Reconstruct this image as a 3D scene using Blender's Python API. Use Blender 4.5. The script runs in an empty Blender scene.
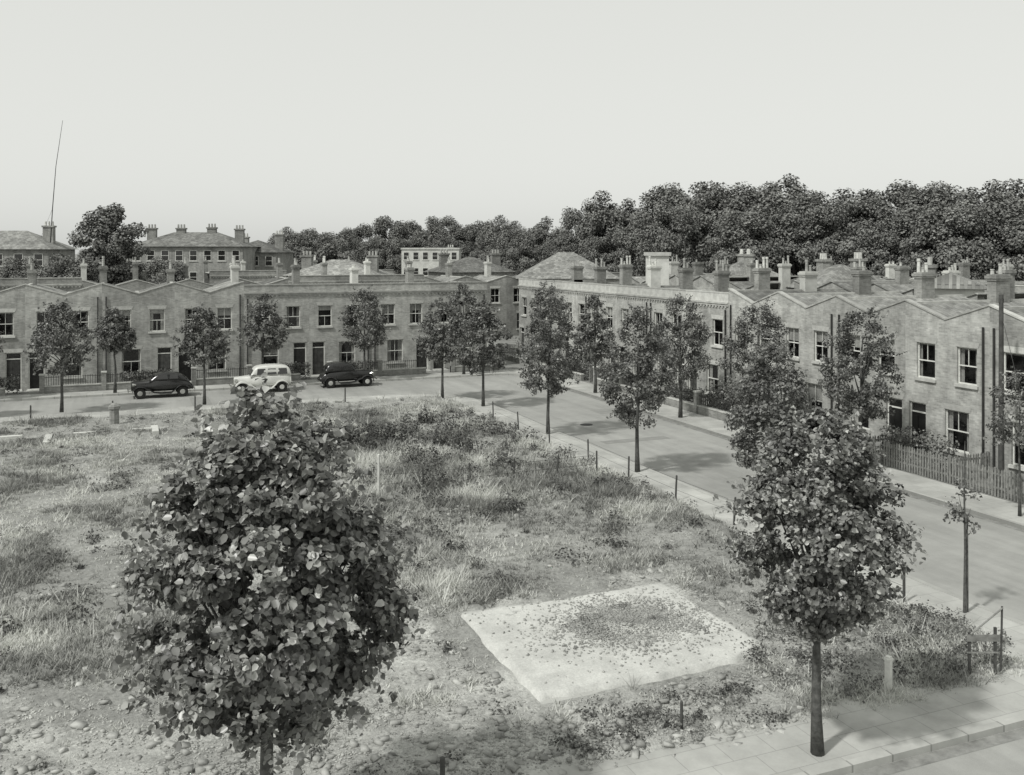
import bpy, math, numpy as np, random
from mathutils import Vector, Matrix
R=math.radians
rng=np.random.default_rng(7); random.seed(7)
C=bpy.context.scene.collection
cs,sn=math.cos(R(22.5)),math.sin(R(22.5))
def W(X,Y): return (cs*X+sn*Y, -sn*X+cs*Y)   # view-aligned metres -> street-aligned metres
# ---------------------------------------------------------------- noise
def vnoise(x,y,seed=0):
    xi=np.floor(x).astype(np.int64); yi=np.floor(y).astype(np.int64); xf=x-xi; yf=y-yi
    def h(a,b):
        n=(a*374761393+b*668265263+seed*974634777)&0x7fffffff
        n=((n^(n>>13))*1274126177)&0x7fffffff
        return ((n^(n>>16))&0xffff)/65535.0
    u=xf*xf*(3-2*xf); v=yf*yf*(3-2*yf)
    return (h(xi,yi)*(1-u)+h(xi+1,yi)*u)*(1-v)+(h(xi,yi+1)*(1-u)+h(xi+1,yi+1)*u)*v
def fbm(x,y,seed=0,o=4):
    s=0;a=.5;t=0
    for i in range(o):
        s=s+a*vnoise(x*2**i,y*2**i,seed+i*17); t+=a; a*=.5
    return s/t
def sst(a,b,x):
    t=np.clip((x-a)/(b-a),0,1); return t*t*(3-2*t)
# ---------------------------------------------------------------- materials
def g(v): return (v*.99,v,v*.945,1)
def newmat(name):
    m=bpy.data.materials.new(name); m.use_nodes=True; nt=m.node_tree
    b=nt.nodes['Principled BSDF']; return m,nt,b
def noise_mat(name,lo,hi,scale=3,rough=.85,bump=0,bscale=40,detail=6,spec=.3,rand=0,p0=.3,p1=.7):
    m,nt,b=newmat(name); N=nt.nodes; L=nt.links
    tc=N.new('ShaderNodeTexCoord'); no=N.new('ShaderNodeTexNoise'); no.inputs['Scale'].default_value=scale; no.inputs['Detail'].default_value=detail
    no.inputs['Roughness'].default_value=.65
    L.new(tc.outputs['Object'],no.inputs['Vector'])
    r=N.new('ShaderNodeValToRGB'); r.color_ramp.elements[0].position=p0; r.color_ramp.elements[1].position=p1
    r.color_ramp.elements[0].color=g(lo); r.color_ramp.elements[1].color=g(hi)
    L.new(no.outputs['Fac'],r.inputs['Fac']); out=r.outputs['Color']
    if rand:
        oi=N.new('ShaderNodeObjectInfo'); mr=N.new('ShaderNodeMapRange'); mr.inputs['To Min'].default_value=1-rand; mr.inputs['To Max'].default_value=1+rand
        L.new(oi.outputs['Random'],mr.inputs['Value']); vm=N.new('ShaderNodeVectorMath'); vm.operation='SCALE'
        L.new(out,vm.inputs[0]); L.new(mr.outputs[0],vm.inputs['Scale']); out=vm.outputs[0]
    L.new(out,b.inputs['Base Color']); b.inputs['Roughness'].default_value=rough; b.inputs['Specular IOR Level'].default_value=spec
    if bump:
        n2=N.new('ShaderNodeTexNoise'); n2.inputs['Scale'].default_value=bscale; n2.inputs['Detail'].default_value=4
        L.new(tc.outputs['Object'],n2.inputs['Vector']); bp=N.new('ShaderNodeBump'); bp.inputs['Strength'].default_value=bump; bp.inputs['Distance'].default_value=.02
        L.new(n2.outputs['Fac'],bp.inputs['Height']); L.new(bp.outputs[0],b.inputs['Normal'])
    return m
def brick_mat(name,a,bb,mort,bw=.225,bh=.075,ms=.01,wall=True,rand=.12,stain=.35,off=.5,sscale=.9):
    m,nt,b=newmat(name); N=nt.nodes; L=nt.links
    tc=N.new('ShaderNodeTexCoord'); s=N.new('ShaderNodeSeparateXYZ'); L.new(tc.outputs['Object'],s.inputs[0])
    c=N.new('ShaderNodeCombineXYZ')
    if wall:
        ad=N.new('ShaderNodeMath'); L.new(s.outputs[0],ad.inputs[0]); L.new(s.outputs[1],ad.inputs[1])
        L.new(ad.outputs[0],c.inputs[0]); L.new(s.outputs[2],c.inputs[1])
    else:
        L.new(s.outputs[0],c.inputs[0]); L.new(s.outputs[1],c.inputs[1])
    br=N.new('ShaderNodeTexBrick'); br.inputs['Scale'].default_value=1; br.inputs['Brick Width'].default_value=bw; br.inputs['Row Height'].default_value=bh
    br.inputs['Mortar Size'].default_value=ms; br.offset=off; br.inputs['Color1'].default_value=g(a); br.inputs['Color2'].default_value=g(bb); br.inputs['Mortar'].default_value=g(mort)
    L.new(c.outputs[0],br.inputs['Vector'])
    oi=N.new('ShaderNodeObjectInfo')
    mw=N.new('ShaderNodeMath'); mw.operation='MULTIPLY'; mw.inputs[1].default_value=30; L.new(oi.outputs['Random'],mw.inputs[0])
    def stn(sc_,amt,vec):
        no=N.new('ShaderNodeTexNoise'); no.noise_dimensions='4D'; no.inputs['Scale'].default_value=sc_; no.inputs['Detail'].default_value=8; no.inputs['Roughness'].default_value=.7
        L.new(vec,no.inputs['Vector']); L.new(mw.outputs[0],no.inputs['W'])
        mr=N.new('ShaderNodeMapRange'); mr.inputs['From Min'].default_value=.3; mr.inputs['From Max'].default_value=.7; mr.inputs['To Min'].default_value=1-amt; mr.inputs['To Max'].default_value=1+amt*.6
        L.new(no.outputs['Fac'],mr.inputs['Value']); return mr.outputs[0]
    s1=stn(sscale,stain,tc.outputs['Object'])
    m2=N.new('ShaderNodeMapRange'); m2.inputs['To Min'].default_value=1-rand; m2.inputs['To Max'].default_value=1+rand; L.new(oi.outputs['Random'],m2.inputs['Value'])
    mu=N.new('ShaderNodeMath'); mu.operation='MULTIPLY'; L.new(s1,mu.inputs[0]); L.new(m2.outputs[0],mu.inputs[1]); res=mu.outputs[0]
    if wall:   # vertical rain streaks
        mp=N.new('ShaderNodeMapping'); mp.inputs['Scale'].default_value=(3,3,.35); L.new(tc.outputs['Object'],mp.inputs[0]); s2=stn(1,.22,mp.outputs[0])
        m3=N.new('ShaderNodeMath'); m3.operation='MULTIPLY'; L.new(res,m3.inputs[0]); L.new(s2,m3.inputs[1]); res=m3.outputs[0]
    vm=N.new('ShaderNodeVectorMath'); vm.operation='SCALE'; L.new(br.outputs['Color'],vm.inputs[0]); L.new(res,vm.inputs['Scale'])
    L.new(vm.outputs[0],b.inputs['Base Color']); b.inputs['Roughness'].default_value=.9; b.inputs['Specular IOR Level'].default_value=.2
    return m
def leaf_mat(name,lo,hi,trans=.25,rough=.5,spec=.35,mid=None):
    m,nt,b=newmat(name); N=nt.nodes; L=nt.links
    at=N.new('ShaderNodeAttribute'); at.attribute_name='tone'
    r=N.new('ShaderNodeValToRGB'); r.color_ramp.elements[0].color=g(lo); r.color_ramp.elements[1].color=g(hi)
    if mid is not None: e=r.color_ramp.elements.new(.55); e.color=g(mid)
    L.new(at.outputs['Fac'],r.inputs['Fac']); L.new(r.outputs['Color'],b.inputs['Base Color'])
    b.inputs['Roughness'].default_value=rough; b.inputs['Specular IOR Level'].default_value=spec
    if trans:
        t=N.new('ShaderNodeBsdfTranslucent'); L.new(r.outputs['Color'],t.inputs['Color']); mx=N.new('ShaderNodeMixShader'); mx.inputs[0].default_value=trans
        L.new(b.outputs[0],mx.inputs[1]); L.new(t.outputs[0],mx.inputs[2]); L.new(mx.outputs[0],N['Material Output'].inputs['Surface'])
    return m
def glass_mat():
    m,nt,b=newmat('window_glass'); N=nt.nodes; L=nt.links
    tr=N.new('ShaderNodeBsdfTransparent'); tr.inputs[0].default_value=(.8,.8,.8,1); gl=N.new('ShaderNodeBsdfGlossy'); gl.inputs['Roughness'].default_value=.08
    mx=N.new('ShaderNodeMixShader'); mx.inputs[0].default_value=.08; L.new(tr.outputs[0],mx.inputs[1]); L.new(gl.outputs[0],mx.inputs[2]); L.new(mx.outputs[0],N['Material Output'].inputs['Surface'])
    return m
M={}
M['brick']=brick_mat('stock_brick',.30,.44,.38,stain=.45,rand=.16)
M['brick2']=brick_mat('grey_brick',.21,.31,.29,stain=.45,rand=.16)
M['slate']=brick_mat('roof_slate',.15,.27,.10,.3,.22,.008,wall=False,rand=.4,stain=.5)
M['stone']=noise_mat('painted_stone',.36,.58,2.5,rand=.15)
M['coping']=noise_mat('weathered_coping',.28,.48,2.5,rand=.25)
M['render']=noise_mat('lime_render',.40,.62,1.3,rand=.15,p0=.25)
M['frame']=noise_mat('white_window_frame',.55,.75,6,rough=.5)
M['door']=noise_mat('door_paint',.02,.06,3,rough=.4,rand=.8)
M['dark']=noise_mat('room_gloom_backing',.012,.025,2)  # near-black backing planes; the unlit gloom behind the windows is in the colour
M['curtain']=noise_mat('net_curtain',.25,.5,4,rand=.4)
M['glass']=glass_mat()
M['pot']=noise_mat('chimney_pot_clay',.28,.55,3,rand=.3)
M['bark']=noise_mat('tree_bark',.04,.13,9,bump=.6,bscale=30)
M['wood']=noise_mat('weathered_wood',.12,.28,6,bump=.3)
M['darkwood']=noise_mat('tarred_wood',.04,.09,6)
M['iron']=noise_mat('black_iron',.02,.045,6,rough=.5)
M['leafN']=leaf_mat('lime_leaf',.07,.55,.25,.38,.6,mid=.22)  # palest leaf tones stand in for sun glints as well as pale undersides
M['leafM']=leaf_mat('street_tree_leaf',.06,.34,.22,.45,.45,mid=.15)
M['leafD']=leaf_mat('distant_leaf',.09,.27,0,.8,.2)  # colour lightened to stand in for depth haze on far foliage
M['weed']=leaf_mat('weed_leaf',.06,.36,.15,.7,.2,mid=.17)
M['grass']=leaf_mat('dry_grass_blade',.2,.68,.3,.8,.15)
M['carblack']=noise_mat('black_car_paint',.012,.02,2,rough=.22,spec=.6)
M['carwhite']=noise_mat('cream_car_paint',.5,.62,2,rough=.3,spec=.5)
M['tyre']=noise_mat('tyre_rubber',.015,.03,8)
M['chrome']=noise_mat('dull_chrome',.5,.6,4,rough=.25); M['chrome'].node_tree.nodes['Principled BSDF'].inputs['Metallic'].default_value=.9
M['carglass']=noise_mat('car_glass',.015,.03,2,rough=.08,spec=.8)
M['stonechip']=noise_mat('rubble_stone',.18,.62,1.5,rand=.2)
M['archbrick']=noise_mat('gauged_brick_arch',.34,.5,4,rand=.2)
# ---------------------------------------------------------------- mesh helpers
def fast_mesh(name,V,F,tone=None):
    me=bpy.data.meshes.new(name); V=np.ascontiguousarray(V,dtype=np.float32); F=np.ascontiguousarray(F,dtype=np.int32); m,k=F.shape
    me.vertices.add(len(V)); me.vertices.foreach_set('co',V.ravel()); me.loops.add(m*k); me.loops.foreach_set('vertex_index',F.ravel())
    me.polygons.add(m); me.polygons.foreach_set('loop_start',np.arange(0,m*k,k,dtype=np.int32)); me.update(calc_edges=True)
    if tone is not None:
        a=me.attributes.new('tone','FLOAT','FACE'); a.data.foreach_set('value',np.ascontiguousarray(tone,dtype=np.float32))
    return me
class MB:
    def __init__(s): s.v=[];s.f=[];s.m=[]
    def add(s,vs,fs,mi=0):
        o=len(s.v); s.v+= [tuple(map(float,p)) for p in vs]; s.f+=[tuple(i+o for i in f) for f in fs]; s.m+=[mi]*len(fs)
    def quad(s,a,b,c,d,mi=0): s.add([a,b,c,d],[(0,1,2,3)],mi)
    def box(s,x0,x1,y0,y1,z0,z1,mi=0):
        s.add([(x0,y0,z0),(x1,y0,z0),(x1,y1,z0),(x0,y1,z0),(x0,y0,z1),(x1,y0,z1),(x1,y1,z1),(x0,y1,z1)],
              [(0,3,2,1),(4,5,6,7),(0,1,5,4),(1,2,6,5),(2,3,7,6),(3,0,4,7)],mi)
    def tube(s,P,rad,n=8,mi=0):
        P=[Vector(p) for p in P]; vs=[];fs=[]
        for i,p in enumerate(P):
            d=(P[min(i+1,len(P)-1)]-P[max(i-1,0)]).normalized(); a=Vector((1,0,0)) if abs(d.x)<.8 else Vector((0,1,0))
            t=d.cross(a).normalized(); b=d.cross(t)
            for k in range(n):
                an=2*math.pi*k/n; vs.append(p+(t*math.cos(an)+b*math.sin(an))*rad[i])
        for i in range(len(P)-1):
            for k in range(n): fs.append((i*n+k,i*n+(k+1)%n,(i+1)*n+(k+1)%n,(i+1)*n+k))
        fs.append(tuple(range(n-1,-1,-1))); fs.append(tuple((len(P)-1)*n+k for k in range(n)))
        s.add(vs,fs,mi)
    def mesh(s,name,mats,smooth=False):
        me=bpy.data.meshes.new(name); me.from_pydata(s.v,[],s.f)
        for m in mats: me.materials.append(m)
        me.polygons.foreach_set('material_index',s.m)
        if smooth: me.polygons.foreach_set('use_smooth',[True]*len(s.f))
        me.update(); return me
def obj(name,me,parent=None,loc=(0,0,0),rot=0,sc=None):
    o=bpy.data.objects.new(name,me); C.objects.link(o); o.location=loc; o.rotation_euler=(0,0,rot)
    if sc is not None: o.scale=sc if hasattr(sc,'__len__') else (sc,)*3
    if parent: o.parent=parent
    return o
def empty(name,loc=(0,0,0),rot=0):
    o=bpy.data.objects.new(name,None); C.objects.link(o); o.location=loc; o.rotation_euler=(0,0,rot); o.empty_display_size=.3; return o
def norm(a): return a/np.maximum(np.linalg.norm(a,axis=1,keepdims=True),1e-6)
def leaves(P,Nn,size,detail,r):
    n=len(P); a=norm(r.normal(size=(n,3))); t=norm(np.cross(Nn,a)); b=np.cross(Nn,t); s=size[:,None]
    if detail:
        pts=[(-.5,0,0),(-.32,.36,.1),(.14,.42,.14),(.66,0,-.12),(.14,-.42,.14),(-.32,-.36,.1)]
        V=np.stack([P+s*(t*x+b*y+Nn*z) for x,y,z in pts],1).reshape(-1,3); i=np.arange(n)[:,None]*6
        F=np.concatenate([i+np.array([[0,1,2,3]]),i+np.array([[0,3,4,5]])],1).reshape(-1,4)
        return V,F,2
    pts=[(-.5,0,0),(0,.42,.1),(.5,0,-.05),(0,-.42,.1)]
    V=np.stack([P+s*(t*x+b*y+Nn*z) for x,y,z in pts],1).reshape(-1,3); i=np.arange(n)[:,None]*4
    F=np.concatenate([i+np.array([[0,1,2]]),i+np.array([[0,2,3]])],1).reshape(-1,3)
    return V,F,2
def crown(name,z0,z1,rad,n,ls,mat,seed,detail=False,wide=.42,K=90,spread=.16,lean=(0,0),fill=.3,lobe=.07,pw=.62,shoots=0):
    r=np.random.default_rng(seed); p=math.log(.5)/math.log(wide)
    def rr(t): return rad*np.sin(np.pi*np.clip(t,0.0,1)**p)**pw
    t=r.uniform(.02,.98,K*3); keep=r.uniform(size=K*3)<(rr(t)/rad); t=t[keep][:K]; K=len(t)
    an=r.uniform(0,2*np.pi,K); ra=rr(t)*(fill+(1-fill)*r.uniform(size=K)**.5)*r.uniform(.84,1.03,K)
    lob=1+lobe*np.sin(an*3+seed)+lobe*.8*np.sin(an*5+seed*2+t*9)
    c=np.stack([np.cos(an)*ra*lob,np.sin(an)*ra*lob,z0+(z1-z0)*t],1)
    cr=rad*spread*r.uniform(.6,1.5,K); w=cr**2; idx=r.choice(K,n,p=w/w.sum())
    off=norm(r.normal(size=(n,3)))*(r.uniform(size=(n,1))**.45); off[:,2]*=.8
    P=c[idx]+off*cr[idx][:,None]*1.25; ctone=r.uniform(-.16,.16,K)
    tone=np.clip(.42+ctone[idx]+r.normal(size=n)*.24,0,1)
    out=norm(P-np.array([0,0,z0+(z1-z0)*.4]))
    Nn=norm(out*.5+off*.5+np.array([0,0,.45])+r.normal(size=(n,3))*.5)
    if shoots:   # leafy twigs that break the outline
        per=14; ts=r.uniform(.06,.97,shoots); a=r.uniform(0,2*np.pi,shoots); rs_=rr(ts)*.95
        b0=np.stack([np.cos(a)*rs_,np.sin(a)*rs_,z0+(z1-z0)*ts],1); dr=norm(np.stack([np.cos(a),np.sin(a),(ts-.3)*1.6],1)+r.normal(size=(shoots,3))*.25); ln=rad*r.uniform(.12,.34,shoots)
        q=r.uniform(size=(shoots,per,1)); Q=(b0[:,None]+dr[:,None]*ln[:,None,None]*q+r.normal(size=(shoots,per,3))*ls*.45).reshape(-1,3)
        P=np.concatenate([P,Q]); Nn=np.concatenate([Nn,norm(r.normal(size=Q.shape)*.6+np.array([0,0,.6]))]); tone=np.concatenate([tone,np.clip(.55+r.normal(size=len(Q))*.2,0,1)])
    n=len(P); P[:,0]+=lean[0]*(P[:,2]-z0)/(z1-z0); P[:,1]+=lean[1]*(P[:,2]-z0)/(z1-z0)
    V,F,q=leaves(P,Nn,ls*r.uniform(.55,1.3,n),detail,r)
    me=fast_mesh(name,V,F,np.repeat(tone,q)); me.materials.append(mat); return me,c
def trunk_mesh(name,h0,z1,rad,tr,cl,seed,lean=(0,0),limbs=9):
    r=random.Random(seed); b=MB(); P=[];Rr=[]
    nst=7; top=h0+(z1-h0)*.75
    for i in range(nst):
        t=i/(nst-1); P.append((lean[0]*max(0,t-.3)+r.uniform(-.03,.03)*(i>0),lean[1]*max(0,t-.3)+r.uniform(-.03,.03)*(i>0),t*top)); Rr.append(tr*(1.25 if i==0 else 1-.75*t))
    b.tube(P,Rr,9)
    idx=list(range(len(cl))); r.shuffle(idx)
    for k in idx[:limbs]:
        e=Vector(cl[k]); zs=h0*.9+(e.z-h0*.9)*.35; zs=max(h0*.85,min(zs,top*.9)); s=Vector((0,0,zs)); mid=(s+e)/2+Vector((0,0,-.04*(z1-h0)))
        b.tube([s,mid,e],[tr*.35,tr*.2,tr*.06],5)
    return b.mesh(name,[M['bark']],True)
def tree(name,x,y,top,bot,wid,n,ls,seed,mat='leafM',tr=.09,detail=False,wide=.42,K=80,spread=.17,lean=(0,0),zg=.12,limbs=9,fill=.3,lobe=.07,pw=.62,shoots=0):
    e=empty(name,(x,y,zg),random.uniform(0,6))
    top-=zg; bot-=zg
    me,c=crown('crown',bot,top,wid/2*.95,n,ls,M[mat],seed,detail,wide,K,spread,lean,fill=fill,lobe=lobe,pw=pw,shoots=shoots)
    obj('leaf_crown',me,e); obj('trunk_and_limbs',trunk_mesh('trunk',bot,top,wid/2,tr,c,seed,lean,limbs),e); return e
# ---------------------------------------------------------------- ground
def ground_poly(name,pts,z,mat,thick=0):
    b=MB(); n=len(pts); b.add([(p[0],p[1],z) for p in pts],[tuple(range(n))])
    if thick:
        for i in range(n):
            p,q=pts[i],pts[(i+1)%n]; b.quad((p[0],p[1],z-thick),(q[0],q[1],z-thick),(q[0],q[1],z),(p[0],p[1],z))
    return obj(name,b.mesh(name,[mat]))
gm=noise_mat('ground_earth',.16,.28,.15,bump=.3,bscale=4)
ground_poly('ground',[(-3000,-3000),(3000,-3000),(3000,3000),(-3000,3000)],-.06,gm)
m,nt,b=newmat('worn_asphalt'); N=nt.nodes;L=nt.links
tc=N.new('ShaderNodeTexCoord')
def nz(sc,det=6,vec=None,ro=.6):
    n=N.new('ShaderNodeTexNoise'); n.inputs['Scale'].default_value=sc; n.inputs['Detail'].default_value=det; n.inputs['Roughness'].default_value=ro; L.new(vec or tc.outputs['Object'],n.inputs['Vector']); return n.outputs['Fac']
def mrg(s,a,b_,c,d):
    q=N.new('ShaderNodeMapRange'); q.inputs['From Min'].default_value=a; q.inputs['From Max'].default_value=b_; q.inputs['To Min'].default_value=c; q.inputs['To Max'].default_value=d; L.new(s,q.inputs['Value']); return q.outputs[0]
def mul(a,b_,op='MULTIPLY'):
    q=N.new('ShaderNodeMath'); q.operation=op
    for i,s in enumerate((a,b_)):
        if isinstance(s,(int,float)): q.inputs[i].default_value=s
        else: L.new(s,q.inputs[i])
    return q.outputs[0]
def greyout(val,b):
    cmb=N.new('ShaderNodeCombineColor'); L.new(mul(val,.99),cmb.inputs[0]); L.new(val,cmb.inputs[1]); L.new(mul(val,.945),cmb.inputs[2]); L.new(cmb.outputs[0],b.inputs['Base Color'])
mp=N.new('ShaderNodeMapping'); mp.inputs['Scale'].default_value=(1.2,.08,1); L.new(tc.outputs['Object'],mp.inputs[0])
v1=mrg(nz(.12,5),.3,.7,.82,1.12); v2=mrg(nz(1.1,8,ro=.75),.3,.7,.88,1.1); v3=mrg(nz(60,2),.2,.8,.88,1.12); v4=mrg(nz(1,4,vec=mp.outputs[0]),.35,.65,.88,1.08)
greyout(mul(mul(mul(mul(v1,v2),v3),v4),.30),b); b.inputs['Roughness'].default_value=.85
M['road']=m
ground_poly('road',[(-90,2),(90,2),(90,12.95),(29,12.95),(29,66),(-90,66)],0,M['road'])
M['flag']=brick_mat('paving_flagstone',.38,.43,.31,.9,.6,.010,wall=False,rand=0,stain=.35,sscale=.5)
M['kerb']=brick_mat('granite_kerb',.34,.43,.24,.9,5,.02,wall=False,rand=0,stain=.25,off=0)
def arc(cx,cy,r,a0,a1,n=10): return [(cx+r*math.cos(R(a0+(a1-a0)*i/n)),cy+r*math.sin(R(a0+(a1-a0)*i/n))) for i in range(n+1)]
blk=[(-90,12.9)]+arc(17,15.9,3,-90,0)+arc(15,52.2,5,0,90)+[(-90,57.2)]
ground_poly('pavement',blk,.12,M['flag'],.2)
def kerb(path,w=.16,z=.128,name='kerb',side=1):
    b=MB(); P=[Vector((p[0],p[1])) for p in path]; n=len(P); nr=[]
    for i in range(n):
        d=(P[min(i+1,n-1)]-P[max(i-1,0)]).normalized(); nr.append(Vector((-d.y,d.x))*side)
    for i in range(n-1):
        a,c=P[i]-nr[i]*.006,P[i+1]-nr[i+1]*.006; a2,c2=P[i]+nr[i]*w,P[i+1]+nr[i+1]*w
        b.quad((a.x,a.y,z),(c.x,c.y,z),(c2.x,c2.y,z),(a2.x,a2.y,z)); b.quad((a.x,a.y,-.05),(c.x,c.y,-.05),(c.x,c.y,z),(a.x,a.y,z)); b.quad((a2.x,a2.y,.05),(c2.x,c2.y,.05),(c2.x,c2.y,z),(a2.x,a2.y,z))
    obj(name,b.mesh(name,[M['kerb']]))
kerb(blk,side=1)
Lp=[(-90,64),(25,64)]+arc(25,62,2,90,0,6)+arc(29,14.9,2,180,270,6)+[(90,12.9),(90,16),(29.2,16),(29.2,65.8),(-90,65.8)]
ground_poly('pavement',Lp,.12,M['flag'],.2)
kerb([(-90,64),(25,64)]+arc(25,62,2,90,0,6)+arc(29,14.9,2,180,270,6)+[(90,12.9)],side=1)
soil=noise_mat('garden_soil',.12,.3,1.5,bump=.5,bscale=12)
ground_poly('garden_ground',[(29.2,16),(400,16),(400,400),(-400,400),(-400,65.8),(29.2,65.8)],.11,soil)
def strip(name,x0,x1,y0,y1,z,mat): ground_poly(name,[(x0,y0),(x1,y0),(x1,y1),(x0,y1)],z,mat)
M['gutter']=noise_mat('gutter_setts',.14,.3,3)
strip('road_gutter',-90,17,12.6,12.88,.004,M['gutter']); strip('road_gutter',20.01,20.25,16,52,.004,M['gutter']); strip('road_gutter',26.75,26.99,15.5,61,.004,M['gutter']); strip('road_gutter',-90,15,57.22,57.45,.004,M['gutter'])
M['patch']=noise_mat('asphalt_patch',.2,.27,2,bump=.2)
for (x0,x1,y0,y1) in ((22.1,22.9,24,31.5),(24.6,26.2,46.5,48),(4,5.1,58.2,61.5),(21,24.5,39.2,39.9)): strip('road_patch',x0,x1,y0,y1,.0045,M['patch'])
for (x,y) in ((24.2,30),(22.4,44),(16,10.6)):
    b=MB(); b.tube([(x,y,-.02),(x,y,.009)],[.33,.33],20); obj('manhole_cover',b.mesh('manhole',[M['iron']]))
# ---------------------------------------------------------------- waste ground terrain
X0,X1,Y0,Y1=-48.,18.5,14.3,55.7
def slabmask(x,y,mrg_=0): return (x>7.5-mrg_)&(x<13.5+mrg_)&(y>16.9-mrg_)&(y<21.9+mrg_)
def bareness(x,y):
    n=fbm(x*.55,y*.55,5,5); n2=fbm(x*.12+9,y*.12,8,3)
    a=sst(22,16.5,y)*sst(15,10.5,x)*.9
    b_=np.exp(-((x-5.6-(y-20)*-.12)/1.7)**2)*sst(31,24,y)*.85
    c=sst(1.2,.2,np.maximum(np.maximum(7.5-x,x-13.5),np.maximum(16.9-y,y-21.9)))*.4
    d=np.exp(-((y-50.5)/.8)**2)*sst(6,2,x)*.6
    return np.clip(np.maximum.reduce([a,b_,c,d])*1.0+(n-.5)*2.1+(n2-.5)*.6-.08,0,1)
def hgt(x,y):
    h=.135+.16*(fbm(x*.22,y*.22,1,3)-.35)+.14*(fbm(x*1.3,y*1.3,3,3)-.5)+.09*(fbm(x*4,y*4,13,2)-.5)
    h+=.35*np.exp(-(((x-10)/6)**2+((y-41)/6)**2))*fbm(x*.8,y*.8,4,3)
    d=np.minimum(np.minimum(X1-x,x-X0),np.minimum(y-Y0,Y1-y)); d=d-.7*fbm(x*.7,y*.7,11,3)
    h=h*sst(-.35,.35,d)+.05*(1-sst(-.35,.35,d))
    h=np.where(d>.2,np.maximum(h,.128),h)
    return np.where(slabmask(x,y,-.1),.1,h)
xs_=np.concatenate([np.linspace(X0,-12,70,endpoint=False),np.linspace(-12,X1,250)]); ys_=np.concatenate([np.linspace(Y0,28,130,endpoint=False),np.linspace(28,Y1,140)])
nx,ny=len(xs_),len(ys_); gx,gy=np.meshgrid(xs_,ys_)
V=np.stack([gx.ravel(),gy.ravel(),hgt(gx,gy).ravel()],1)
i=np.arange(nx*ny).reshape(ny,nx); F=np.stack([i[:-1,:-1].ravel(),i[:-1,1:].ravel(),i[1:,1:].ravel(),i[1:,:-1].ravel()],1)
me=fast_mesh('waste_ground',V,F); at=me.attributes.new('bare','FLOAT','POINT'); at.data.foreach_set('value',bareness(gx,gy).ravel().astype(np.float32))
me.polygons.foreach_set('use_smooth',[True]*len(F))
m,nt,b=newmat('rough_grass_and_dirt'); N=nt.nodes;L=nt.links; tc=N.new('ShaderNodeTexCoord'); at=N.new('ShaderNodeAttribute'); at.attribute_name='bare'
gr=mul(mul(mrg(nz(.5,8,ro=.7),.3,.7,.6,1.25),mrg(nz(9,5,ro=.8),.3,.7,.6,1.3)),.32)
di=mul(mul(mul(mrg(nz(.7,8,ro=.8),.32,.66,.5,1.25),mrg(nz(14,6,ro=.85),.3,.7,.5,1.35)),mrg(nz(.2,3),.35,.65,.8,1.12)),.50)
fac=mrg(mul(at.outputs['Fac'],mul(mul(nz(6,5,ro=.8),-.5,'ADD'),1.2),'ADD'),.35,.6,0,1)
mx=N.new('ShaderNodeMix'); L.new(fac,mx.inputs[0]); L.new(gr,mx.inputs[2]); L.new(di,mx.inputs[3]); greyout(mx.outputs[0],b)
b.inputs['Roughness'].default_value=.95; b.inputs['Specular IOR Level'].default_value=.1
bp=N.new('ShaderNodeBump'); bp.inputs['Strength'].default_value=.9; bp.inputs['Distance'].default_value=.08; L.new(nz(7,8,ro=.78),bp.inputs['Height']); L.new(bp.outputs[0],b.inputs['Normal'])
me.materials.append(m); obj('waste_ground',me)
def infrustum(x,y,mg=.72):
    Xv=cs*x-sn*y; Yv=sn*x+cs*y; return (np.abs(Xv)<mg*Yv+1.5)
def grass(ntuft,blades,seed):
    r=np.random.default_rng(seed); x=r.uniform(-34,X1,ntuft*6)
    y=Y0+(Y1-Y0)*r.uniform(size=ntuft*6)**1.35
    br=bareness(x,y); patch=fbm(x*.35,y*.35,21,4); fine=fbm(x*1.4,y*1.4,22,3); tall=np.exp(-(((x-10)/7.5)**2+((y-36)/9)**2))
    pr=(1-br*1.25)*(.1+1.1*sst(.38,.62,patch)*sst(.3,.55,fine)+.35*tall)
    k=infrustum(x,y)&(~slabmask(x,y,.05))&(r.uniform(size=len(x))<pr)
    x,y,patch,tall,br=[a[k][:ntuft] for a in (x,y,patch,tall,br)]
    n=len(x); hh=(.05+.10*sst(.4,.7,patch)+.2*tall*r.uniform(.2,1.3,n)+.25*(r.uniform(size=n)<.03))*r.uniform(.5,1.4,n)
    tone=np.clip(.5+1.5*(fbm(x*.5,y*.5,31,4)-.5)*1.5+r.normal(size=n)*.2,0,1)
    X=np.repeat(x,blades)+r.normal(size=n*blades)*.05; Y=np.repeat(y,blades)+r.normal(size=n*blades)*.05
    H=np.repeat(hh,blades)*r.uniform(.5,1.2,n*blades); Z=hgt(X,Y)-.01; a=r.uniform(0,2*np.pi,n*blades); ln=r.uniform(.3,1.4,n*blades)*H
    w=.006+.009*r.uniform(size=n*blades)+.012*np.clip(Y/55,0,1)
    lx=np.cos(a);ly=np.sin(a); a2=a+r.uniform(.8,2.2,n*blades); px=np.cos(a2)*w; py=np.sin(a2)*w
    V=np.stack([np.stack([X-px,Y-py,Z],1),np.stack([X+px,Y+py,Z],1),np.stack([X+lx*ln,Y+ly*ln,Z+H],1)],1).reshape(-1,3)
    F=np.arange(len(V)).reshape(-1,3)
    t=np.clip(np.repeat(tone,blades)+r.normal(size=n*blades)*.12,0,1)
    me=fast_mesh('grass',V,F,t); me.materials.append(M['grass']); obj('grass',me)
grass(66000,7,3)
P=[];Nn=[];S=[];T=[]
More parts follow.
